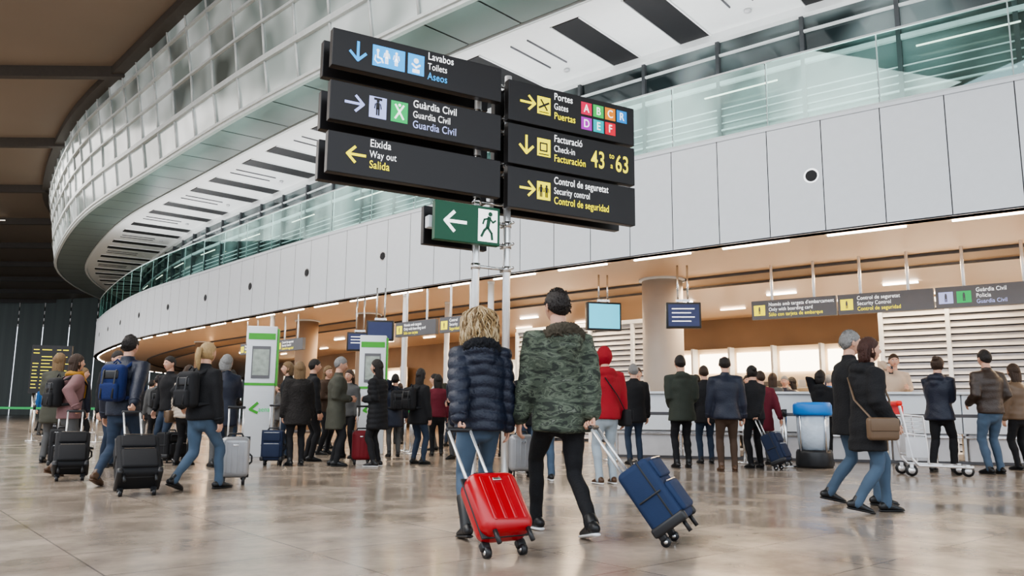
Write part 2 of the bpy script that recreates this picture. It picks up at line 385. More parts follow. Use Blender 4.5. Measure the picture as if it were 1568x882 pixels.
plate(pk,-1.87,-1.43,zc-.14,zc+.14,blu); plate(pk,-1.39,-1.16,zc-.14,zc+.14,blu)
for i,sk in((1,0),(2,1)): man(-1.81+i*.13,zc,.2,wht,skirt=sk)
pk.disc((-1.8,-.007,zc+.07),.02,wht); stroke(pk,[(-1.8,zc+.05),(-1.8,zc-.02),(-1.75,zc-.03),(-1.73,zc-.08)],.022,wht,-.007); stroke(pk,[(-1.83,zc),(-1.84,zc-.06),(-1.8,zc-.1),(-1.76,zc-.08)],.014,wht,-.008)
pk.disc((-1.275,-.007,zc+.05),.035,wht); stroke(pk,[(-1.33,zc-.0),(-1.275,zc-.04),(-1.22,zc-.0)],.025,wht,-.007); stroke(pk,[(-1.31,zc-.09),(-1.24,zc-.09)],.05,wht,-.007)
three(-1.11,5.2,'Lavabos','Toilets','Aseos',blu)
zc=4.67; arrow(.31-2.39,zc,.23,'r',lav); plate(pk,-1.89,-1.66,zc-.14,zc+.14,lav); plate(pk,-1.6,-1.37,zc-.14,zc+.14,grn)
man(-1.775,zc-.01,.22,black); stroke(pk,[(-1.82,zc+.11),(-1.73,zc+.11)],.03,black,-.008)
stroke(pk,[(-1.54,zc-.09),(-1.43,zc+.09)],.025,wht,-.007); stroke(pk,[(-1.43,zc-.09),(-1.54,zc+.09)],.025,wht,-.007); pk.disc((-1.485,-.008,zc+.09),.02,wht)
three(-1.3,4.5,'Guàrdia Civil','Guardia Civil','Guardia Civil',lav)
zc=4.03; arrow(.36-2.39,zc-.02,.23,'l',yel); three(-1.86,3.87,'Eixida','Way out','Salida',yel)
zc=5.2; arrow(.115+.31,zc,.23,'r',yel); plate(pk,.58,.8,zc-.13,zc+.13,yel)
stroke(pk,[(.61,zc-.04),(.77,zc+.05)],.03,black,-.007); stroke(pk,[(.69,zc+.01),(.64,zc+.08)],.025,black,-.008); stroke(pk,[(.7,zc),(.74,zc-.06)],.025,black,-.008); stroke(pk,[(.61,zc-.1),(.77,zc-.1)],.012,black,-.007)
three(.86,5.04,'Portes','Gates','Puertas',yel,.148,.145)
cols=dict(A=(.85,.02,.1),B=(.05,.6,.12),C=(.95,.3,.02),R=(.02,.3,.8),D=(.5,.03,.55),E=(.0,.55,.6),F=(.85,.02,.05))
for row,zz in(('ABCR',5.21),('DEF',4.98)):
    for i,ch in enumerate(row):
        m=M('gate_'+ch,cols[ch],.5,em=.25,v=.01); x=1.33+i*.215; plate(pk,x,x+.19,zz,zz+.19,m); text(tot,ch,x+.095,zz+.04,.17,wht,y=-.006,bold=.008,align='CENTER')
zc=4.58; arrow(.115+.29,zc,.25,'d',yel); plate(pk,.58,.8,zc-.13,zc+.13,yel); stroke(pk,[(.63,zc-.05),(.63,zc+.06),(.74,zc+.06),(.74,zc-.05),(.63,zc-.05)],.02,black,-.007); stroke(pk,[(.61,zc-.1),(.77,zc-.1)],.015,black,-.007)
three(.86,4.41,'Facturació','Check-in','Facturación',yel,.148,.145,.74)
text(tot,'43',1.5,4.44,.36,yel,bold=.012,sx=.68); text(tot,'to',1.83,4.62,.12,yel,bold=.004); text(tot,'a',1.85,4.47,.12,yel,bold=.004); text(tot,'63',1.94,4.44,.36,yel,bold=.012,sx=.68)
zc=3.95; arrow(.115+.31,zc,.23,'r',yel); plate(pk,.58,.8,zc-.13,zc+.13,yel); man(.645,zc-.01,.19,black); man(.735,zc-.01,.19,black)
three(.86,3.79,'Control de seguretat','Security control','Control de seguridad',yel,.148,.145,.7)
plate(pk,-.33,-.04,3.12,3.56,wht)
arrow(-.66,3.34,.3,'l',wht)
g=exitg; y=-.007
pk.disc((-.15,y,3.5),.032,g); stroke(pk,[(-.165,3.45),(-.19,3.32)],.055,g,y); stroke(pk,[(-.19,3.32),(-.24,3.27),(-.28,3.19)],.035,g,y); stroke(pk,[(-.185,3.31),(-.13,3.24),(-.12,3.16)],.035,g,y)
stroke(pk,[(-.17,3.44),(-.24,3.42),(-.26,3.36)],.026,g,y); stroke(pk,[(-.16,3.44),(-.11,3.39),(-.07,3.42)],.026,g,y)
pk.obj('pictograms',tot)
# ------------------------------------------------------------------ hanging signs
def hsign(x,y,rot,L,z0,z1,lines,name='hanging_sign',icons=1,hang=True):
    e=empty(name,(x,y,0),rot); mb=MB(); mb.box((L/2,.06,(z0+z1)/2),(L,.12,z1-z0),greyS)
    for q in(.25*L,.75*L): mb.cyl((q,.06,z1),(q,.06,4.54),.035,polew,10)
    h=z1-z0
    for i in range(icons): plate(mb,.06+i*h*.75,.06+i*h*.75+h*.6,z0+h*.2,z0+h*.75,yel if icons==1 else (lav,grn)[i%2]); man2(mb,.06+i*h*.75+h*.3,z0+h*.46,h*.42)
    x0=.06+icons*h*.75+.02
    mb.obj('panel',e,bevel=.005)
    for i,(t,m) in enumerate(lines): text(e,t,x0,z1-h*(.32+i*.27),h*.27,m,bold=.003 if i!=1 else 0,sx=.8)
def man2(mb,x,z,s):
    y=-.006; mb.disc((x,y,z+s*.42),s*.1,greyS); stroke(mb,[(x,z+s*.27),(x,z)],s*.24,greyS,y)
    for q in(-1,1): stroke(mb,[(x+q*s*.07,z),(x+q*s*.07,z-s*.4)],s*.1,greyS,y)
ra=math.radians(-36)
hsign(5.95,19.6,ra,2.0,3.2,3.66,[('Només amb targeta d\'embarcament',wht),('Only with boarding card',wht),('Sólo con tarjeta de embarque',yel)])
hsign(7.6,18.4,ra,2.0,3.2,3.66,[('Control de seguretat',wht),('Security Control',wht),('Control de seguridad',yel)])
hsign(9.25,17.2,ra,2.2,3.2,3.66,[('Guàrdia Civil',wht),('Policia',wht),('Guardia Civil',lav)],icons=2)
hsign(-3.6,24.6,math.radians(-44),1.9,3.15,3.6,[('Només amb targeta',wht),('Only with boarding card',wht),('Sólo con tarjeta',yel)])
hsign(-2.1,23.1,math.radians(-42),1.6,3.15,3.6,[('Control',wht),('Security',wht),('Seguridad',yel)])
hsign(-9.2,31.2,math.radians(-46),2.0,3.15,3.6,[('Control de seguretat',wht),('Security Control',wht),('Control de seguridad',yel)])
hsign(-11.3,33.2,math.radians(-46),1.8,3.15,3.6,[('Només amb targeta',wht),('Only',wht),('Sólo con tarjeta',yel)])
def monitor(x,y,rot,w,h,z,smat,name='hanging_monitor',tilt=0,lines=0):
    e=empty(name,(x,y,0),rot); mb=MB(); mb.rbox((0,.09,z),(w,.18,h),.02,plastic_blk); plate(mb,-w/2+.05,w/2-.05,z-h/2+.05,z+h/2-.05,smat,-.003)
    for q in(-.12,.12): mb.cyl((q,.1,z+h/2),(q,.1,4.54),.025,steel,10)
    mb.box((0,.1,z+h/2+.05),(.34,.06,.06),steel)
    for i in range(lines): stroke(mb,[(-w*.33,z+h*.25-i*h*.16),(w*(.2 if i%2 else .3),z+h*.25-i*h*.16)],.025,wht,-.006)
    mb.obj('display',e)
monitor(2.45,20.9,math.radians(12),.95,.75,3.42,screen,lines=0)
monitor(4.22,19.4,math.radians(-4),.85,.64,3.28,screenD,lines=4)
monitor(-3.9,20.5+3,math.radians(5),.8,.6,3.25,screenD); monitor(-4.9,25.6,math.radians(5),.8,.6,3.1,screenD,lines=3)
def totem(x,y,rot,name='information_totem'):
    e=empty(name,(x,y,0),rot); mb=MB(); mb.rbox((0,0,1.25),(.56,.22,2.5),.015,white); mb.box((0,-.113,2.3),(.5,.01,.12),greenP)
    mb.box((0,-.113,1.38),(.56,.012,.05),greenP); mb.box((.3,0,1.9),(.03,.2,1.1),greenP)
    mb.box((0,-.115,1.8),(.34,.012,.62),greyS)
    plate(mb,-.15,.15,1.55,2.05,posterm,-.123)
    stroke(mb,[(-.15,.9),(-.02,1.02)],.05,greenP,-.118); stroke(mb,[(-.15,.9),(-.02,.84)],.05,greenP,-.119)
    mb.obj('body',e); text(e,'aena',0,.86,.13,grn,y=-.117)
totem(-4.85,15.5,math.radians(12)); totem(-2.98,17.2,math.radians(5))
mb=MB(); mb.box((0,.1,2.35),(1.35,.2,1.8),plastic_blk); mb.cyl((-.5,.1,0),(-.5,.1,1.5),.05,steel,12); mb.cyl((.5,.1,0),(.5,.1,1.5),.05,steel,12)
for r in range(12):
    for (a,b) in((-.6,-.4),(-.32,.1),(.18,.3),(.38,.6)):
        if random.random()<.85: stroke(mb,[(a,3.08-r*.13),(a+(b-a)*random.uniform(.6,1),3.08-r*.13)],.028,yel,-.005)
mb.obj('departures_board',loc=(-17.4,30.2,0),rot=math.radians(18))
# ------------------------------------------------------------------ counter
e=empty('security_counter',(2.1,16.6,0),math.radians(-14.5)); mb=MB(); L=7.8
mb.box((L/2,.35,1.31),(L+.1,.8,.05),white)
for i in range(6):
    a=L/6*i; mb.box((a+L/12,.3,.92),(L/6-.02,.55,.72),white); mb.box((a+L/12,.33,.3),(L/6-.2,.5,.5),louvm); mb.box((a+.05,.2,.65),(.06,.12,1.3),steel)
    mb.box((a+L/12,.05,.5),(L/6-.05,.04,.05),steel)
mb.box((L/2,.4,.03),(L,.6,.06),seam); mb.obj('desk',e,bevel=.01)
mb=MB(); mb.box((6.75,17.15,.07),(8,1.1,.14),louvm,Matrix.Rotation(math.radians(-14.5),3,'Z')); mb.obj('staff_platform')
def stanchion_line(pts,name='queue_barrier',belt=beltg):
    e=empty(name,(0,0,0)); mb=MB()
    for (x,y) in pts:
        mb.cyl((x,y,.03),(x,y,.95),.03,steel,14); mb.cyl((x,y,0),(x,y,.03),.16,steel,24); mb.cyl((x,y,.86),(x,y,.98),.038,plastic_blk,14)
    for (x,y),(a,b) in zip(pts[:-1],pts[1:]):
        if belt: mb.add([(x,y,.86),(a,b,.86),(a,b,.92),(x,y,.92)],[(0,1,2,3)],belt,False)
    mb.obj('posts_and_belts',e)
stanchion_line([(-4.3,17.8),(-2.2,17.8),(-.1,18.2)]); stanchion_line([(-4.6,20.5),(-2.4,18.4)])
stanchion_line([(-2.25,19.8),(-2.05,17.0)])
stanchion_line([(-20,27),(-17.5,26.4),(-15,26.2),(-12.8,25.5),(-10.5,25)]); stanchion_line([(-15.5,30),(-13,28.5),(-10.5,27.5)]); stanchion_line([(-15,22.5),(-13,22),(-11,21.5)])
stanchion_line([(4.72,13.9),(5.0,14.9),(7.6,14.5),(9.6,14.1)],belt=seam)
stanchion_line([(1.9,15.4),(4.3,14.9)],belt=seam)
bluep=M('bin_blue',(.015,.2,.6),.4); bagm=M('bin_bag_clear',(.55,.62,.7),.25,bs=12,bd=.6)
mb=MB(); mb.tube([(0,0,0),(0,0,.05),(0,0,.25),(0,0,.3)],[.29,.31,.3,.28],plastic_blk,28,cap='flat')
mb.tube([(0,0,.3),(0,0,.5),(0,0,.9)],[.24,.26,.27],bagm,28,cap='flat',mod=lambda i,k:1+.03*math.sin(k*2.7))
for a in range(4):
    c,s=math.cos(a*math.pi/2+.4)*.28,math.sin(a*math.pi/2+.4)*.28; mb.cyl((c,s,.25),(c,s,1.0),.015,steel,8)
mb.tube([(0,0,.88),(0,0,.92),(0,0,1.05),(0,0,1.1)],[.31,.32,.32,.29],bluep,32,cap='flat'); mb.cyl((0,0,1.095),(0,0,1.105),.18,plastic_blk,24)
mb.obj('rubbish_bin',loc=(5.2,13.9,0))
redp=M('plastic_red',(.75,.02,.015),.35,em=.08)
trm=M('trolley_chrome',(.8,.8,.82),.3,metal=.7)
e=empty('luggage_trolley',(6.3,12.3,0),math.radians(-10)); mb=MB()
for y in(-.27,.27):
    mb.tube([(-.42,y,1.05),(-.4,y,.95),(-.28,y,.25),(-.2,y,.16),(.55,y*.8,.14)],[.022]*5,trm,10)
    mb.tube([(-.36,y,.62),(-.08,y,.6),(-.06,y,.2)],[.018]*3,trm,8)
    mb.tube([(-.39,y,.9),(-.1,y,.88),(-.08,y,.6)],[.014]*3,trm,8)
mb.tube([(.55,-.216,.14),(.6,-.1,.14),(.6,.1,.14),(.55,.216,.14)],[.022]*4,trm,10)
for x in(-.1,.1,.3,.45): mb.cyl((x,-.25,.15),(x,.25,.15),.014,trm,8)
for z in(.3,.75): mb.cyl((-.29-(z-.3)*.16,-.27,z),(-.29-(z-.3)*.16,.27,z),.016,trm,8)
mb.rbox((-.42,0,1.07),(.09,.62,.08),.03,redp); mb.box((-.39,0,.97),(.06,.5,.13),redp)
mb.rbox((-.22,-.28,.42),(.3,.02,.3),.005,louvm); mb.rbox((-.3,0,.5),(.02,.46,.34),.005,louvm)
for z in(.68,.74,.8,.86):
    mb.tube([(-.37,-.26,z),(-.08,-.24,z),(-.08,.24,z),(-.37,.26,z)],[.008]*4,trm,6)
for x,y in((-.3,-.25),(-.3,.25),(.5,-.18),(.5,.18)):
    mb.cyl((x,y-.02,.085),(x,y+.02,.085),.085,plastic_blk,20); mb.cyl((x,y-.024,.085),(x,y+.024,.085),.05,trm,16); mb.box((x,y,.15),(.05,.06,.05),trm)
mb.obj('frame',e)
# ------------------------------------------------------------------ suitcases
def suitcase(name,axle,hand=None,yaw=0,size=(.42,.24,.58),mat=None,hard=False,trim=None,ext=0):
    w,d,h=size; trim=trim or plastic_blk; mb=MB(); oy=-(d/2-.03)
    mb.rbox((0,oy,h/2+.05),(w,d,h),.07 if hard else .04,mat,seg=5)
    if hard:
        for i in range(4): mb.rbox(((i-1.5)*w*.2,oy-d/2+.006,h/2+.05),(w*.07,.02,h*.74),.009,mat)
        for i in range(4): mb.rbox(((i-1.5)*w*.2,oy+d/2-.006,h/2+.05),(w*.07,.02,h*.74),.009,mat)
        mb.rbox((0,oy,h/2+.05),(w+.006,.014,h+.006),.003,trim)
        mb.rbox((0,oy-d/2-.006,h*.8+.05),(.06,.01,.02),.003,steel)
    else:
        mb.rbox((0,oy-d/2-.01,h*.33+.05),(w*.82,.05,h*.45),.022,mat); mb.rbox((0,oy-d/2-.006,h*.78+.05),(w*.8,.035,h*.28),.016,mat)
        for z in(h*.56,h*.93): mb.box((0,oy-d/2-.026,z+.05),(w*.7,.008,.008),steel)
        for q in(-1,1):
            mb.rbox((q*(w/2-.02),oy,.08),(.06,d+.02,.07),.02,trim)
            mb.rbox((q*(w/2),oy,h/2+.05),(.02,d*.7,.012),.004,trim)
        mb.rbox((0,oy-d*.22,h/2+.05),(w+.008,.012,h+.008),.003,trim)
    mb.tube([(-.09,oy,h+.05),(-.07,oy,h+.085),(.07,oy,h+.085),(.09,oy,h+.05)],[.012]*4,trim,8)
    mb.tube([(w/2,oy,h*.42),(w/2+.03,oy,h*.48),(w/2+.03,oy,h*.62),(w/2,oy,h*.68)],[.011]*4,trim,8)
    for q in(-1,1):
        mb.cyl((q*(w/2-.05)-.018,0,0),(q*(w/2-.05)+.018,0,0),.034,trim,18); mb.cyl((q*(w/2-.05)-.02,0,0),(q*(w/2-.05)+.02,0,0),.015,steel,10); mb.rbox((q*(w/2-.05),0,.04),(.06,.05,.05),.01,trim)
        mb.cyl((q*(w/2-.06),oy-d/2+.04,.06),(q*(w/2-.06),oy-d/2+.04,-.03),.015,trim,10)
    A=V(axle)
    if hand is not None:
        vec=V(hand)-A; dh=math.hypot(vec.x,vec.y); th=math.atan2(dh,vec.z); yaw=math.atan2(-vec.x,vec.y); Lh=vec.length
    else: th=0; Lh=h+.05+ext
    if Lh>h+.1:
        for q in(-.085,.085): mb.cyl((q,.0,h-.02),(q,0,Lh-.01),.011,polew,10)
        mb.rbox((0,0,Lh),(.21,.032,.034),.014,trim)
    ob=mb.obj(name,loc=A); ob.rotation_euler=(Matrix.Rotation(yaw,3,'Z')@Matrix.Rotation(-th,3,'X')).to_euler(); return ob
redh=M('shell_red',(.4,.003,.01),.28,coat=.3,v=.04); bluef=M('fabric_blue',(.012,.03,.085),.75,bs=300,bd=.2); blackf=M('fabric_black',(.01,.01,.012),.8,bs=200,bd=.2)
silverh=M('shell_silver',(.35,.35,.36),.35,metal=.4); navyf=M('fabric_navy',(.015,.025,.06),.8,bs=200,bd=.2); redf=M('fabric_dark_red',(.22,.012,.02),.6)
HF1=V((-.36,5.64,.76)); HF2=V((.6,5.86,.78))
suitcase('red_suitcase',(-.03,5.12,.035),HF1,size=(.36,.22,.43),mat=redh,hard=True)
suitcase('blue_suitcase',(1.1,5.66,.035),HF2,size=(.39,.25,.48),mat=bluef)
suitcase('black_suitcase',(-5.45,10.1,.035),V((-5.72,10.6,.85)),size=(.38,.25,.5),mat=blackf)
suitcase('black_suitcase',(-3.85,8.45,.035),V((-4.3,9.15,.85)),size=(.42,.28,.54),mat=blackf)
suitcase('silver_suitcase',(-3.35,9.85,.035),None,yaw=.4,size=(.34,.22,.48),mat=silverh,hard=True,ext=.35)
suitcase('navy_suitcase',(-3.88,13.3,.035),None,yaw=.1,size=(.34,.24,.48),mat=navyf,ext=.4)
suitcase('dark_red_suitcase',(-2.5,13.6,.035),None,yaw=.2,size=(.32,.24,.48),mat=redf,hard=True,ext=.4)
suitcase('navy_suitcase',(4.35,13.2,.035),V((4.08,13.4,.8)),size=(.36,.24,.5),mat=navyf)
suitcase('black_suitcase',(-8.9,16,.035),None,yaw=.2,size=(.4,.25,.5),mat=blackf)
suitcase('black_suitcase',(-5.85,13.8,.035),None,yaw=1.3,size=(.5,.25,.42),mat=blackf)
suitcase('silver_suitcase',(.12,11.3,.035),None,yaw=.3,size=(.36,.22,.5),mat=silverh,hard=True)
suitcase('black_suitcase',(-6.5,11.8,.035),None,yaw=.5,size=(.36,.24,.5),mat=blackf,ext=.3)
# ------------------------------------------------------------------ people
skin=M('skin',(.6,.34,.24),.5,v=.08,vs=20); lip=M('lips',(.45,.14,.12),.45); eyew=M('eye_white',(.8,.8,.78),.3); iris=M('iris_dark',(.03,.02,.015),.2)
def remesh(mb,vox,sm=3):
    me=mb.mesh('tmp'); ob=bpy.data.objects.new('tmp',me); COL.objects.link(ob)
    r=ob.modifiers.new('r','REMESH'); r.mode='VOXEL'; r.voxel_size=vox
    s=ob.modifiers.new('s','SMOOTH'); s.factor=.5; s.iterations=sm
    dg=bpy.context.evaluated_depsgraph_get(); ev=ob.evaluated_get(dg); m2=ev.to_mesh()
    n=len(m2.vertices); co=np.empty(n*3); m2.vertices.foreach_get('co',co); no=np.empty(n*3); m2.vertices.foreach_get('normal',no)
    fs=[tuple(p.vertices) for p in m2.polygons]; ev.to_mesh_clear(); bpy.data.objects.remove(ob); bpy.data.meshes.remove(me)
    return co.reshape(-1,3),no.reshape(-1,3),fs
def hand_template(grip):
    mb=MB(); mb.tube([(0,0,.03),(0,0,0),(0,.0,-.03),(-.002,0,-.06),(-.003,0,-.088)],[(.02,.025),(.018,.026),(.015,.033),(.014,.04),(.011,.04)],skin,14)
    c=(68,80,50) if grip else (14,24,18)
    for k,(y,L) in enumerate(((.031,.072),(.011,.08),(-.010,.075),(-.030,.06))):
        p=V((-.003,y,-.082)); pts=[p.copy()]; a=0
        for j,fr in enumerate((.46,.3,.24)):
            a+=math.radians(c[j]+k*2); p=p+V((-math.sin(a),(.03 if k==0 else -.02*(k-1)),-math.cos(a)))*L*fr; pts.append(p.copy())
        mb.tube(pts,[.0092,.0088,.008,.0068],skin,8)
    if grip: tp=[(0,.022,-.02),(-.012,.042,-.05),(-.035,.03,-.075),(-.045,.012,-.09)]
    else: tp=[(0,.02,-.02),(-.008,.045,-.045),(-.014,.055,-.075),(-.018,.052,-.098)]
    mb.tube(tp,[.014,.012,.0095,.008],skin,8)
    co,no,fs=remesh(mb,.0045,2); return co,fs
HT={0:hand_template(0),1:hand_template(1)}
def sphere_dirs(n,m):
    D=[(0,0,1)]
    for j in range(1,m):
        th=math.pi*j/m
        for k in range(n): a=2*math.pi*k/n; D.append((math.sin(th)*math.cos(a),math.sin(th)*math.sin(a),math.cos(th)))
    D.append((0,0,-1)); L=len(D)-1
    fs=[(0,1+k,1+(k+1)%n) for k in range(n)]
    for j in range(m-2):
        for k in range(n):
            a=1+j*n+k;b=1+j*n+(k+1)%n; fs.append((a,a+n,b+n,b))
    q=1+(m-2)*n; fs+=[(L,q+(k+1)%n,q+k) for k in range(n)]
    return np.array(D,float),fs
SD,SF=sphere_dirs(48,36)
def headshape(D,face=True):
    x,y,z=D.T; px=.081*x; py=.099*y; pz=.119*z; neg=np.clip(-z,0,1)
    px=px*(1-.33*neg**1.6); py=np.where(y<0,py*(1-.3*neg),py*(1-.1*neg))+.014*neg
    if face:
        fr=(y>0)
        py=py+fr*.024*np.exp(-((x/.15)**2+((z+.17)/.16)**2))+fr*.012*np.exp(-((x/.1)**2+((z+.0)/.15)**2))
        for s in(-1,1): py=py-fr*.008*np.exp(-(((x-s*.36)/.18)**2+((z-.04)/.13)**2))
        py=py+fr*.004*np.exp(-((z-.22)/.1)**2)+fr*.005*np.exp(-((x/.3)**2+((z+.5)/.09)**2))+fr*.007*np.exp(-((x/.28)**2+((z+.86)/.15)**2))
    return np.stack([px,py,pz],1)
HEAD=headshape(SD)
def add_head(mb,C,R,brow):
    P=[C+R@V(p) for p in HEAD]; mb.add(P,SF,skin)
    for s in(-1,1):
        mb.ball(C+R@V((s*.029,.083,.006)),(.0125,.009,.009),eyew,10); mb.ball(C+R@V((s*.029,.0912,.006)),(.0055,.003,.0055),iris,8)
        mb.tube([C+R@V((s*.045,.082,.024)),C+R@V((s*.029,.092,.029)),C+R@V((s*.013,.095,.025))],[.0035,.0045,.0035],brow,6)
        mb.ball(C+R@V((s*.083,-.004,-.008)),(.009,.019,.031),skin,12,R)
        mb.tube([C+R@V((s*.087,-.012,.016)),C+R@V((s*.093,-.014,.0)),C+R@V((s*.089,-.004,-.03))],[.004]*3,skin,6)
    for dz,r in((-.052,.0042),(-.0605,.005)):
        mb.tube([C+R@V((-.022,.088,dz-.001)),C+R@V((0,.098,dz)),C+R@V((.022,.088,dz-.001))],[.002,r,.002],lip,6)
def add_hair(mb,C,R,style,mat,big=1):
    x,y,z=SD.T; B=headshape(SD,False)
    def ss(a): a=np.clip(a,0,1); return a*a*(3-2*a)
    if style in('short','bald','grey_thin'):
        thr=np.where(y>0,.62*y-.12,.55*y-.12); thr=thr+.25*np.exp(-((y-.0)/.16)**2)*(np.abs(x)>.5)
        g=z-thr; k=ss((g+.05)/.12); r=.93+.18*k+.04*k*np.clip(z,0,1)
        if style=='bald': r=r-.19*ss((z-.66)/.14)*(y>-.6)*k
        r=r+.018*np.sin(23*x+9*z)*np.sin(19*y+5*x)*k+.012*np.sin(41*y+31*x+17*z)*k
    elif style=='hood':
        g=.62-y; k=ss((g)/.14); r=.9+.38*k
    else:
        thr=np.where(y>.25,.62*y-.08+0*z,-2); g=z-thr; k=ss((g+.05)/.16); k=np.where((z<-.55),k*.6,k); r=.93+.22*k+.02*np.sin(14*x+20*y)*k
    P=B*r[:,None]; P[:,1]-=.006
    mb.add([C+R@V(p) for p in P],SF,mat)
    if style in('long','vlong','bob'):
        L={'long':.30,'vlong':.42,'bob':.17}[style]; n=40; ph=random.random()*9
        pts=[];rad=[]
        for j in range(9):
            f=j/8; pts.append(C+R@V((0,-.028-.03*math.sin(f*2.4),.03))+V((0,0,-L*f))); rad.append((.094*(1-.2*f*f)*(1 if j<8 else .6),.064*(1-.3*f)*(1 if j<8 else .6)))
        mb.tube(pts,rad,mat,n,cap='round',mod=lambda i,k:1+.07*math.sin(k*2.3+ph+i*.25)+.04*math.sin(k*4.9+i*.5))
    if style=='pony':
        pts=[C+R@V(p) for p in((0,-.09,.05),(0,-.135,.04),(0,-.155,-.04),(0,-.14,-.14),(0,-.125,-.2))]
        mb.tube(pts,[.02,.034,.036,.028,.01],mat,16,mod=lambda i,k:1+.1*math.sin(k*2.9))
    if style=='bun': mb.ball(C+R@V((0,-.105,.06)),(.045,.04,.045),mat,16,R)
def strands(mb,C,R,mats,n=420,L=.31):
    for i in range(n):
        a=random.uniform(0,2*math.pi); th=random.uniform(.02,1.75)
        d=V((math.sin(th)*math.cos(a),math.sin(th)*math.sin(a),math.cos(th)))
        if d.y>.55 and d.z<.55: continue
        p=V((d.x*.092,d.y*.108,d.z*.13)); pts=[C+R@p]; out=V((d.x,d.y,0)); 
        if out.length<.05: out=V((random.uniform(-1,1),-1,0))
        out.normalize(); ph=random.random()*6.3; amp=random.uniform(.007,.018); q=p.copy(); LL=L*random.uniform(.72,1.05)*(.75+.25*min(1,th)); N=13
        side=V((-out.y,out.x,0))
        for j in range(1,N):
            f=j/(N-1); k=min(1,f*3)
            tgt=V((out.x*.128,out.y*.128-.0,0))*(1+.16*math.sin(f*3))
            q2=V((q.x+(tgt.x-q.x)*.35,q.y+(tgt.y-q.y)*.35,p.z-LL*f*f*.35-LL*f*.65))
            q=q2; w=side*amp*math.sin(f*11+ph)*k+out*amp*.8*math.cos(f*9+ph)*k
            pts.append(C+R@(q+w))
        mb.tube(pts,[.0055]*(N-2)+[.004,.0015],random.choice(mats),5,cap='flat',ref=(.3,1,.1))
def short_tufts(mb,C,R,mat,n=420):
    for i in range(n):
        a=random.uniform(0,2*math.pi); th=random.uniform(0,1.9)
        d=V((math.sin(th)*math.cos(a),math.sin(th)*math.sin(a),math.cos(th)))
        if d.z<(.62*d.y-.05 if d.y>0 else .55*d.y-.05): continue
        p=V((d.x*.088,d.y*.108-.006,d.z*.13)); fl=V((random.uniform(-.4,.4),random.uniform(-.7,.1),-1.2 if d.z<.7 else 0))
        q=p+(d*.22+fl).normalized()*random.uniform(.012,.02)
        mb.tube([C+R@(p-d*.006),C+R@(p.lerp(q,.5)+d*.005),C+R@q],[.0035,.003,.001],mat,4,cap='flat',ref=(.3,1,.1))
def ik(a,b,l1,l2,hint):
    d=b-a; L=min(d.length,(l1+l2)*.998); d.normalize(); b2=a+d*L
    x=(l1*l1-l2*l2+L*L)/(2*L); h=math.sqrt(max(0,l1*l1-x*x)); hn=V(hint); hn=hn-d*hn.dot(d); hn.normalize()
    return a+d*x+hn*h,b2
def folds(co,no,A,k=1.0,seed=0):
    rs=np.random.RandomState(seed); o=np.zeros(len(co))
    for i in range(7):
        w=rs.normal(size=3)*np.array([14,14,26])*k; ph=rs.rand()*6.3; ww=rs.normal(size=3)*9
        o+=np.sin(co@w+ph+1.5*np.sin(co@ww+ph))
    return co+no*(A*o/3)[:,None]
PN=[0]
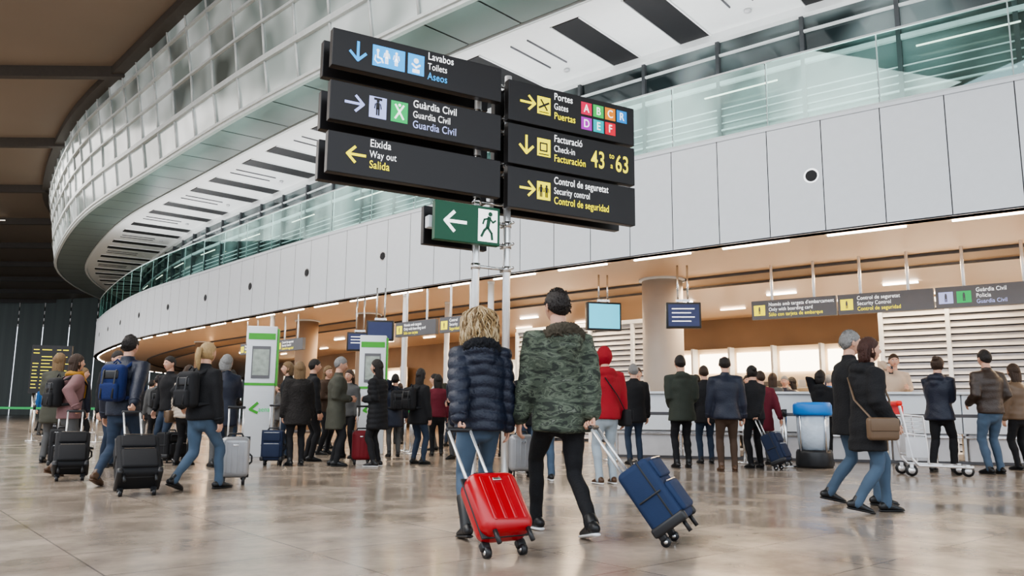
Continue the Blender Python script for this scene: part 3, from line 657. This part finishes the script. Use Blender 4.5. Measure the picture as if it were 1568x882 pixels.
def person(name,x,y,face,H=1.72,fem=False,top=None,length=.1,pad=.015,puff=0,hood=None,hoodm=None,bottom=None,shoe=None,sole=None,boot=False,legw=1.0,hair='short',hairm=None,
           lh=None,rh=None,lhw=None,rhw=None,lf=(-.1,0,0),rf=(.1,.03,0),yaw=0,hpitch=0,lean=2,z0=0,gl=0,gr=0,backpack=None,bag=None,scarf=None,phone=False,vox=.02,coat=None,blonde=None,tufts=False,lanyard=None,foldA=.004):
    PN[0]+=1; seed=PN[0]; S=H/1.75; rot=math.radians(face); out=MB()
    Ri=Matrix.Rotation(-rot,3,'Z')
    def loc(w): return Ri@(V(w)-V((x,y,z0)))/S
    az=.085
    py=(lf[1]+rf[1])/2; hw=.09
    hz=.93
    for f,s in((lf,-1),(rf,1)):
        d=math.hypot(f[0]-s*hw,f[1]-py); hz=min(hz,az+f[2]+math.sqrt(max(.1,.838**2-d*d)))
    lr=math.radians(lean)
    def T(z,xo=0,yo=0): return V((xo,py+math.sin(lr)*max(z,0)+yo,hz+math.cos(lr)*z if z>0 else hz+z))
    fw=.93 if fem else 1.0; p=pad
    t=MB(); hx=.163 if fem else .158
    t.tube([T(.16),T(.06),T(-.04),T(-.12)],[(hx*.88,.105),(hx,.118),(hx+.005,.122),(hx*.75,.1)],bottom,20)
    for f,s in((lf,-1),(rf,1)):
        hip=T(-.03,s*hw*.92); ank=V((f[0],f[1],az+f[2])); kn,ank=ik(hip,ank,.43,.41,(s*.08,1,0))
        q=legw; th=hip.lerp(kn,.4); cf=kn.lerp(ank,.35)+V((0,-.012,0)); cf2=kn.lerp(ank,.75)
        t.tube([hip,th,kn.lerp(hip,.12),kn,cf,cf2,ank+V((0,0,-.02))],[.093,.086*(.5+.5*q),.066*q,.062*q,.062*q,.052*q,.052*q],bottom,14)
        pit=-math.asin(min(.9,f[2]/.16)) if f[2]>0 else 0; toe=s*-.12
        Rf=Matrix.Rotation(toe,3,'Z')@Matrix.Rotation(pit,3,'X'); A=ank
        def F(a): return A+Rf@V(a)
        out.tube([F((0,-.055,-.035)),F((0,-.03,-.025)),F((0,.02,-.03)),F((0,.08,-.045)),F((0,.13,-.055)),F((0,.165,-.06))],[(.034,.035),(.038,.045),(.038,.045),(.044,.032),(.045,.026),(.032,.018)],shoe,16,ref=(0,0,1))
        out.tube([F((0,-.07,-.073)),F((0,-.03,-.073)),F((0,.03,-.073)),F((0,.1,-.073)),F((0,.155,-.073)),F((0,.185,-.071))],[(.03,.0115),(.039,.012),(.037,.012),(.048,.012),(.046,.012),(.022,.01)],sole or shoe,16,ref=(0,0,1))
        bt=kn.lerp(ank,.45 if boot else .9); out.tube([F((0,-.01,-.03)),ank,bt],[.042,.044,.062 if boot else .044],shoe,14)
    co,no,fs=remesh(t,vox,3); co=folds(co,no,.0045,1,seed); out.add(co,fs,bottom)
    j=MB(); sw=.172*fw if fem else .188
    R=[]
    if length>.12: R+=[(-length,.19*1.0+p,.135+p),(-length*.6,.185+p,.13+p)]
    else: R+=[(-length,.163+p,.12+p)]
    R+=[(0,.165+p,.12+p),(.1,.155*fw+p,.112+p),(.2,.165*fw+p,.118+p),(.32,.188*fw+p,.128+p),(.41,.19*fw+p,.12+p),(.47,.165*fw+p*.6,.1+p*.5),(.515,.1+p*.3,.078+p*.3),(.55,.062+p*.3,.062+p*.3)]
    if hood!='none' and pad>.008: R+=[(.585,.062+p*.3,.062+p*.3)]
    j.tube([T(r[0]) for r in R],[(r[1],r[2]) for r in R],top,24,cap='flat')
    hands=[]
    for s,tg,tw in((-1,lh,lhw),(1,rh,rhw)):
        if tw is not None:
            q=loc(tw); sh0=T(.455,s*sw); dd=(q-sh0).normalized(); tg=q-dd*.075
        elif tg is not None: tg=V(tg)+V((0,py,hz-.93))
        else: tg=T(-.09,s*(sw+.075),.05+.03*random.random())
        sh=T(.455,s*sw); el,wr=ik(sh,V(tg),.285,.255,(s*.35,-1,-.25))
        j.tube([T(.46,s*sw*.5),sh,sh.lerp(el,.45),el,el.lerp(wr,.4),wr],[.07+p*.5,.062+p,.055+p,.047+p,.043+p,.034+p*.8],top,14)
        hands.append((s,el,wr))
    if hood=='down':
        P=[];r=[]
        for k in range(9):
            a=math.radians(-115+k*230/8); P.append(T(.51+.03*(1-math.cos(a))*-1,math.sin(a)*.115,-.035-math.cos(a)*.085)); r.append(.03+.03*max(0,math.cos(a)))
        if hoodm:
            hm=MB(); hm.tube(P,[q*1.0 for q in r],hoodm,14,ref=(0,0,1)); c2,n2,f2=remesh(hm,.008,1)
            rs=np.random.RandomState(3); c2=c2+n2*(rs.rand(len(c2))*.026)[:,None]; out.add(c2,f2,hoodm)
            j.tube([q+V((0,-.015,-.035)) for q in P],[q*1.0 for q in r],top,14,ref=(0,0,1))
            j.tube([T(.48,0,-.1),T(.40,0,-.15),T(.32,0,-.15)],[(.1,.04),(.09,.04),(.04,.02)],top,14)
        else:
            j.tube(P,r,top,14,ref=(0,0,1)); j.tube([T(.5,0,-.1),T(.42,0,-.14),T(.35,0,-.14)],[(.09,.04),(.085,.04),(.04,.02)],top,14)
    co,no,fs=remesh(j,vox*.85,2)
    co=folds(co,no,foldA,1,seed+50)
    if puff:
        ph=np.abs(np.sin(math.pi*(co[:,2]+.15*np.abs(co[:,0]))/puff))**.6; co=co+no*((ph-.7)*.014)[:,None]
    out.add(co,fs,top)
    for s,el,wr in hands:
        g=gl if s<0 else gr; d=(wr-el).normalized(); z=-d; yr=V((0,1,0)) if abs(d.y)<.8 else V((0,0,1)); yy=(yr-z*yr.dot(z)).normalized(); xx=yy.cross(z)
        co,fs=HT[g]; hs=.92 if fem else 1.02; P=[wr+d*.005+xx*(c[0]*s*hs)+yy*(c[1]*hs)+z*(c[2]*hs) for c in co]
        out.add(P,fs if s>0 else [tuple(reversed(f)) for f in fs],skin)
        out.tube([wr-d*.03,wr-d*.004],[.036+p*.8,.035+p*.8],top,14,cap='flat')
        if phone and s>0: out.rbox(wr+d*.1+xx*-.035,(.07,.01,.14),.004,plastic_blk)
    C=T(.708,0,.022); RH=Matrix.Rotation(math.radians(yaw),3,'Z')@Matrix.Rotation(math.radians(hpitch),3,'X')
    out.tube([T(.5),T(.56,0,.0),C+V((0,-.012,-.05))],[(.062,.062),(.056,.058),(.056,.06)],skin,16)
    add_head(out,C,RH,hairm)
    add_hair(out,C,RH,hair,top if hair=='hood' else hairm)
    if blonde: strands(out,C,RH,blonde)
    if tufts: short_tufts(out,C,RH,hairm)
    if scarf:
        P=[];
        for k in range(13): a=k*2*math.pi/12; P.append(T(.545+.01*math.sin(3*a),math.sin(a)*.085,.01+math.cos(a)*.085))
        out.tube(P,[.04]*13,scarf,12,ref=(0,0,1)); out.tube([T(.53,.03,.1),T(.4,.05,.16),T(.22,.05,.155)],[(.05,.025)]*3,scarf,12)
    if lanyard: out.tube([T(.52,-.06,.07),T(.4,-.035,.13+p),T(.28,0,.14+p),T(.4,.035,.13+p),T(.52,.06,.07)],[.006]*5,lanyard,6); out.box(T(.24,0,.145+p),(.06,.01,.09),white)
    if backpack:
        bm_=backpack; yb=-.125-p-.08; out.rbox(T(.27,0,yb),(.28,.16,.42),.065,bm_,seg=4); out.rbox(T(.17,0,yb-.08),(.22,.08,.2),.035,bm_,seg=4); out.rbox(T(.36,0,yb-.07),(.19,.05,.1),.02,plastic_blk)
        for q in(-.07,.07): out.tube([T(.46,q,yb-.03),T(.4,q,yb-.1),T(.1,q,yb-.128),T(.07,q,yb-.08)],[(.011,.004)]*4,plastic_blk,6)
        for s in(-1,1):
            out.tube([T(.45,s*.09,yb+.07),T(.52,s*.1,-.03),T(.5,s*.11,.06),T(.38,s*.125,.125+p),T(.2,s*.15,.11+p),T(.12,s*.165,-.02),T(.1,s*.13,yb+.06)],[(.024,.009)]*7,bm_,8,ref=(0,1,.2))
        out.tube([T(.5,-.04,yb+.03),T(.54,0,yb+.03),T(.5,.04,yb+.03)],[.01]*3,bm_,8)
    if bag:
        m_,s=bag; out.rbox(T(-.08,s*(.24+p),.02),(.1,.3,.22),.035,m_,seg=3); out.rbox(T(-.04,s*(.295+p),.02),(.015,.28,.12),.006,m_)
        out.tube([T(.0,s*(.22+p),.1),T(.2,s*(.11),.14+p),T(.42,-s*.06,.135+p),T(.525,-s*.11,.02),T(.42,-s*.06,-.135-p),T(.2,s*.1,-.14-p),T(.0,s*(.22+p),-.06)],[(.012,.006)]*7,m_,8,ref=(1,0,0))
    ob=out.obj(name,loc=(x,y,z0),rot=rot,scale=S); return ob
def cloth(n,c,r=.85,b=60,bd=.25,v=.15): return M(n,c,r,bs=b,bd=bd,v=v)
navy=cloth('cloth_navy',(.008,.012,.028),.5); blackc=cloth('cloth_black',(.009,.009,.011)); jeans=cloth('denim_blue',(.065,.1,.15),b=250,v=.3); jeansD=cloth('denim_dark',(.025,.04,.07),b=250); jeansL=cloth('denim_light',(.33,.38,.42),b=250)
olive=cloth('cloth_olive',(.06,.06,.045)); grey=cloth('cloth_grey',(.09,.09,.09)); brownt=cloth('cloth_brown',(.06,.035,.022)); redj=cloth('cloth_red',(.3,.01,.018)); maroon=cloth('cloth_maroon',(.13,.012,.025)); beige=cloth('cloth_cream',(.5,.42,.34)); mustard=cloth('cloth_mustard',(.4,.2,.03)); pink=cloth('cloth_mauve',(.2,.11,.11))
leather=cloth('leather_brown',(.04,.025,.018),.4); whitec=cloth('shirt_white',(.7,.7,.72)); bluej=cloth('cloth_blue',(.02,.1,.28)); bluebp=cloth('backpack_blue',(.008,.022,.1)); greygreen=cloth('cloth_grey_green',(.035,.042,.032)); sweater=cloth('knit_cream',(.55,.43,.33)); 
shoeb=M('shoe_black',(.012,.012,.013),.4); shoebr=M('shoe_brown',(.08,.04,.02),.4); soleW=M('sole_white',(.75,.75,.75),.5); tanbag=M('leather_tan',(.14,.09,.055),.45)
fur=M('fur_black',(.008,.008,.011),.9); furb=M('fur_brown',(.06,.05,.035),.9)
def hairM(n,c,r=.5): return M(n,c,r,bs=60,bd=.7,v=.4,vs=40,stretch=(3,3,.6))
hD=hairM('hair_dark',(.014,.009,.007)); hB=hairM('hair_brown',(.045,.023,.012)); hG=hairM('hair_grey',(.24,.235,.23)); hBl=hairM('hair_blonde',(.4,.27,.13)); hBl2=hairM('hair_blonde_light',(.62,.48,.29)); hBl3=hairM('hair_blonde_dark',(.2,.125,.06)); hA=hairM('hair_auburn',(.05,.015,.009));  # hBl mid, hBl2 pale, hBl3 dark blonde: the hair's own tones
def camo():
    m=M('camouflage_cloth',(.08,.1,.07),.8,bs=60,bd=.25); nt=m.node_tree; b=nt.nodes['Principled BSDF']; mp=[n for n in nt.nodes if n.type=='MAPPING'][0]; mp.inputs['Scale'].default_value=(1,1,2.6)
    n=nt.nodes.new('ShaderNodeTexNoise'); n.inputs['Scale'].default_value=10; n.inputs['Detail'].default_value=3; n.inputs['Distortion'].default_value=.8
    r=nt.nodes.new('ShaderNodeValToRGB'); r.color_ramp.interpolation='CONSTANT'
    E=r.color_ramp.elements; E[0].position=0; E[0].color=(.02,.026,.02,1); E[1].position=.42; E[1].color=(.055,.07,.05,1)
    e=E.new(.52); e.color=(.1,.12,.088,1); e=E.new(.6); e.color=(.035,.043,.034,1); e=E.new(.68); e.color=(.15,.17,.135,1)
    nt.links.new(mp.outputs[0],n.inputs['Vector']); nt.links.new(n.outputs['Fac'],r.inputs[0]); nt.links.new(r.outputs[0],b.inputs['Base Color']); return m
camoM=camo()
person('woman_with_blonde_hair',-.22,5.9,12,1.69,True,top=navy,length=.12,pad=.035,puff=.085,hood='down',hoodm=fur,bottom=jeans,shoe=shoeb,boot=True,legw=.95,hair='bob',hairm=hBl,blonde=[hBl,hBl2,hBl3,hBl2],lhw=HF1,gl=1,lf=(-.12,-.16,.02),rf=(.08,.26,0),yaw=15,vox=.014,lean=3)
person('man_in_camouflage_jacket',.38,6.0,22,1.88,False,top=camoM,length=.17,pad=.03,hood='down',hoodm=furb,bottom=blackc,shoe=shoeb,sole=soleW,legw=.9,hair='short',hairm=hD,tufts=True,rhw=HF2,gr=1,rf=(.07,-.3,.03),lf=(-.05,.32,0),yaw=5,vox=.014,lean=4,foldA=.007,lh=(-.25,.14,.84))
person('woman_with_shoulder_bag',3.32,7.55,-88,1.63,True,top=blackc,length=.3,pad=.035,hood='down',bottom=jeans,shoe=shoeb,hair='bob',hairm=hA,lf=(-.08,.2,0),rf=(.08,-.18,.03),bag=(tanbag,1),vox=.017,lean=4,rh=(.22,.16,.9),foldA=.006)
person('man_in_dark_coat',3.45,8.25,-92,1.77,False,top=blackc,length=.22,pad=.03,bottom=jeans,shoe=shoeb,hair='short',hairm=hG,tufts=True,lf=(-.08,-.2,.03),rf=(.08,.22,0),vox=.02,lean=3)
person('man_in_green_parka',2.87,13.5,5,1.86,False,top=greygreen,length=.2,pad=.035,hood='down',bottom=blackc,shoe=shoeb,hair='short',hairm=hD,lh=(-.12,.2,.98),rh=(.12,.2,.98))
person('man_in_navy_jacket',3.4,12.7,-8,1.8,False,top=navy,length=.14,pad=.03,bottom=brownt,shoe=shoebr,hair='bald',hairm=hD)
person('woman_in_black_jacket',4.1,13.55,12,1.7,True,top=blackc,length=.1,pad=.025,bottom=blackc,shoe=shoeb,hair='bun',hairm=hD,rhw=(4.08,13.4,.8),gr=1)
person('person_in_dark_coat',3.55,14.7,0,1.76,False,top=blackc,length=.2,bottom=jeansD,shoe=shoeb,hair='short',hairm=hB)
person('woman_looking_at_phone',6.95,13.1,-50,1.86,True,top=navy,length=.14,pad=.035,hood='down',bottom=blackc,shoe=shoeb,hair='bun',hairm=hB,lh=(-.05,.3,1.12),rh=(.06,.3,1.14),phone=True,hpitch=-22,rf=(.1,.2,0),lf=(-.1,-.1,0))
person('man_in_leather_jacket',7.58,12.7,8,1.93,False,top=leather,length=.08,pad=.025,bottom=jeans,shoe=shoeb,hair='short',hairm=hD,lh=(-.2,.18,1.0),rh=(.2,.18,1.0))
person('person_in_brown_coat',8.65,13.7,10,1.78,True,top=tanbag,length=.1,pad=.02,bottom=blackc,shoe=shoeb,hair='long',hairm=hB)
person('staff_man_on_phone',7.8,16.3,165,1.98,False,top=sweater,length=.08,pad=.012,hood='none',bottom=grey,shoe=shoeb,hair='short',hairm=hB,rh=(.14,.12,1.52),lh=(-.18,.2,1.15),z0=.14,phone=True)
person('staff_man_in_white_shirt',2.75,17.45,175,1.86,False,top=whitec,length=.06,pad=.006,hood='none',bottom=grey,shoe=shoeb,hair='short',hairm=hB,lh=(-.15,.2,1.02),rh=(.15,.2,1.02),lanyard=yel)
for i,(a,b,f,tp,hm) in enumerate(((6.6,19.3,150,navy,hG),(7.2,20.4,40,beige,hD),(7.75,19.6,-60,bluej,hG),(5.6,19.0,170,maroon,hD),(6.1,21.5,20,blackc,hD),(8.9,18.6,190,grey,hB),(5.0,18.6,160,blackc,hD),(6.0,18.4,-30,grey,hB),(8.3,18.4,100,whitec,hD),(4.4,18.9,30,navy,hD),(6.9,22.5,0,maroon,hB))):
    person('passenger_at_security',a,b,f,1.8+.03*(i%3),i%2==1,top=tp,bottom=blackc,shoe=shoeb,hair='short' if i%2==0 else 'long',hairm=hm,vox=.026)
person('man_in_red_hooded_jacket',1.22,10.3,15,1.72,False,top=redj,length=.1,pad=.03,hood='down',bottom=jeansL,shoe=shoebr,sole=soleW,hair='hood',hairm=hD,bag=(blackf,1))
person('woman_in_black_coat',.2,12.3,-150,1.66,True,top=blackc,length=.2,pad=.03,bottom=jeansD,shoe=shoeb,sole=soleW,hair='long',hairm=hB)
person('person_in_jeans',.45,10.7,10,1.7,False,top=grey,length=.08,bottom=jeans,shoe=shoeb,sole=soleW,hair='short',hairm=hB)
person('person_in_black',-19.3,33,-40,1.7,False,top=blackc,bottom=blackc,shoe=shoeb,hairm=hB,vox=.03)
person('man_in_blue_jacket',-15.9,27.4,-120,1.78,False,top=bluej,bottom=grey,shoe=shoeb,hairm=hB,vox=.028)
person('woman_with_mustard_scarf',-5.98,10.9,-35,1.64,True,top=pink,length=.1,pad=.03,bottom=grey,shoe=shoebr,hair='long',hairm=hB,scarf=mustard,backpack=blackf,lf=(-.08,.22,0),rf=(.08,-.2,.04),rhw=(-5.72,10.6,.85),gr=1)
person('man_in_black_jacket',-6.25,12.6,-120,1.78,False,top=blackc,bottom=jeansD,shoe=shoeb,hairm=hD,lh=(-.05,.26,1.1))
person('man_with_blue_backpack',-4.62,9.6,-5,1.8,False,top=navy,length=.1,pad=.035,bottom=jeansD,shoe=shoebr,hair='short',hairm=hD,tufts=True,backpack=bluebp,lf=(-.1,-.26,.05),rf=(.08,.26,0),rhw=(-4.3,9.15,.85),gr=1)
person('man_in_black_jacket',-6.1,14.4,150,1.82,False,top=blackc,bottom=jeansD,shoe=shoeb,hairm=hD)
person('woman_in_cream_jacket',-5.3,13.1,-10,1.6,True,top=beige,length=.1,pad=.035,puff=.06,bottom=blackc,shoe=shoeb,hair='bob',hairm=hB,bag=(tanbag,-1))
person('man_with_grey_hair',-5.1,14.1,-100,1.78,False,top=grey,bottom=jeansD,shoe=shoeb,hairm=hG)
person('woman_with_ponytail',-3.5,9.1,-25,1.68,True,top=blackc,length=.08,pad=.028,bottom=jeans,shoe=shoeb,hair='pony',hairm=hBl,backpack=blackf,lf=(-.08,-.26,.05),rf=(.08,.27,0),lh=(-.42,.1,1.02))
person('man_in_brown_jacket',-5.7,18.1,-90,1.78,False,top=brownt,bottom=blackc,shoe=shoeb,hairm=hG,vox=.024)
person('woman_in_fur_coat',-3.48,13.2,30,1.68,True,top=cloth('fur_coat',(.02,.017,.016),.9,30,1.0,.5),length=.24,pad=.04,bottom=blackc,shoe=shoeb,hair='long',hairm=hBl3)
person('man_in_dark_jacket',-3.6,14.4,-60,1.8,False,top=blackc,bottom=blackc,shoe=shoeb,hairm=hD)
person('elderly_man_in_grey_coat',-2.88,13.2,-70,1.76,False,top=olive,length=.34,pad=.03,bottom=blackc,shoe=shoeb,hair='short',hairm=hG,lh=(-.08,.2,1.08),rh=(.08,.2,1.08),hpitch=-12)
person('woman_in_long_black_coat',-2.16,13.15,70,1.72,True,top=blackc,length=.32,pad=.03,puff=.08,bottom=blackc,shoe=shoeb,sole=soleW,hair='long',hairm=hD,lh=(-.08,.2,1.1))
person('person_in_brown_coat',-3.1,22.3,0,1.66,True,top=brownt,length=.2,bottom=blackc,shoe=shoeb,hair='long',hairm=hB,vox=.026)
person('man_in_white_shirt',-1.75,18.9,80,1.76,False,top=whitec,pad=.006,hood='none',bottom=grey,shoe=shoeb,hairm=hD,vox=.024)
person('woman_in_maroon_jacket',-1.5,16.5,10,1.64,True,top=maroon,bottom=blackc,shoe=shoeb,hair='long',hairm=hD,vox=.024)
person('person_in_navy_coat',-6.6,16.4,-30,1.7,True,top=navy,bottom=blackc,shoe=shoeb,hair='bob',hairm=hD,vox=.026)
person('person_in_navy_coat',-.8,19.5,60,1.72,False,top=navy,bottom=blackc,shoe=shoeb,hairm=hD,vox=.026)
crowd=[(-7.7,17.5,20,grey),(-8.6,19.5,-60,navy),(-10.2,22.8,30,blackc),(-7.3,20.5,200,maroon),(-12,24.2,-90,navy),(-4.3,19.2,120,blackc),(-.3,16.6,-20,blackc),(-5.2,21.8,60,beige),(-1.0,15.4,150,navy),(-3.9,16.6,-100,brownt),(-9.3,26,10,blackc),(-6.9,24,90,grey),(-13.6,30.6,0,blackc),(-1.6,21,-30,olive),(1.3,18.0,0,grey),(.6,19.5,90,navy),(-11.3,19.6,-30,grey),
 (-7.1,14.9,-60,blackc),(-8.3,15.3,40,navy),(-4.2,15.3,100,blackc),(-2.3,16.0,20,navy),(-3.1,15.5,160,grey),(-5.9,16.8,-20,blackc),(-4.5,12.7,30,navy),(-9.6,17.8,-80,brownt),(-1.6,13.9,-40,blackc),(4.55,14.55,5,maroon),(5.75,14.9,-30,blackc),(2.2,14.3,10,blackc),(-7.6,13.4,10,olive)]
poses=[dict(),dict(lh=(-.1,.26,1.1),rh=(.1,.24,1.05),hpitch=-15),dict(rh=(.14,.28,1.15),yaw=-30,lf=(-.14,.08,0)),dict(lf=(-.09,.2,0),rf=(.09,-.16,.03),lean=4),dict(lh=(-.22,.12,1.0),yaw=25,rf=(.15,.0,0)),dict(rh=(.3,-.12,.86),lean=3,yaw=10),dict(lh=(-.13,.1,1.5),yaw=-15)]
for i,(a,b,f,tp) in enumerate(crowd):
    person('passenger',a,b,f,1.62+.045*(i%5),i%2==1,top=tp,bottom=(blackc,jeansD,grey)[i%3],shoe=shoeb,hair=('short','long','short','bob')[i%4],hairm=(hD,hB,hD,hG,hBl3)[i%5],vox=.028,length=.1+.1*(i%3),backpack=blackf if i%5==0 else None,pad=(.015,.03,.022)[i%3],hood=('down',None,None)[i%3],**poses[i%7])
# ------------------------------------------------------------------ lights
w=bpy.data.worlds.new('world'); scene.world=w; w.use_nodes=True; nt=w.node_tree; bg=nt.nodes['Background']
tc=nt.nodes.new('ShaderNodeTexCoord'); sp=nt.nodes.new('ShaderNodeSeparateXYZ'); rp=nt.nodes.new('ShaderNodeValToRGB')
rp.color_ramp.elements[0].position=.0; rp.color_ramp.elements[0].color=(.48,.51,.56,1); rp.color_ramp.elements[1].position=.5; rp.color_ramp.elements[1].color=(.84,.92,1,1)
nt.links.new(tc.outputs['Generated'],sp.inputs[0]); nt.links.new(sp.outputs[2],rp.inputs[0]); nt.links.new(rp.outputs[0],bg.inputs[0]); bg.inputs[1].default_value=3.2
def area(name,loc,rot,sx,sy,e,col):
    l=bpy.data.lights.new(name,'AREA'); l.shape='RECTANGLE'; l.size=sx; l.size_y=sy; l.energy=e; l.color=col
    o=bpy.data.objects.new(name,l); COL.objects.link(o); o.location=loc; o.rotation_euler=rot; return o
area('roof_fill_light',(-14,8,15.5),(0,0,0),16,20,4800,(1,.98,.95))  # both are added fill for the hall; the roof has no openings
area('roof_fill_light',(-35,38,15.4),(0,0,0),20,30,6500,(1,.96,.92))
s=6
while s<72:
    S=at(s); p_=off(S,-4.2,4.4); a=math.atan2(S[2].y,S[2].x)
    area('soffit_lamp',p_,(0,0,a),3.5,1.2,330,(1,.78,.53))
    p_=off(S,-.9,7.6); area('mezzanine_fill_light',p_,(math.pi,0,a),3.5,.6,150,(.97,.98,1))  # upward one is added fill so the upper ceiling stays white
    s+=5.5
# ------------------------------------------------------------------ camera
cam=bpy.data.cameras.new('camera'); cam.lens=28; cam.sensor_width=36; cam.clip_end=600
co=bpy.data.objects.new('camera',cam); COL.objects.link(co); co.location=(0,0,.88)
co.rotation_euler=(Matrix.Rotation(math.radians(98.9),3,'X')@Matrix.Rotation(math.radians(.5),3,'Z')).to_euler(); scene.camera=co
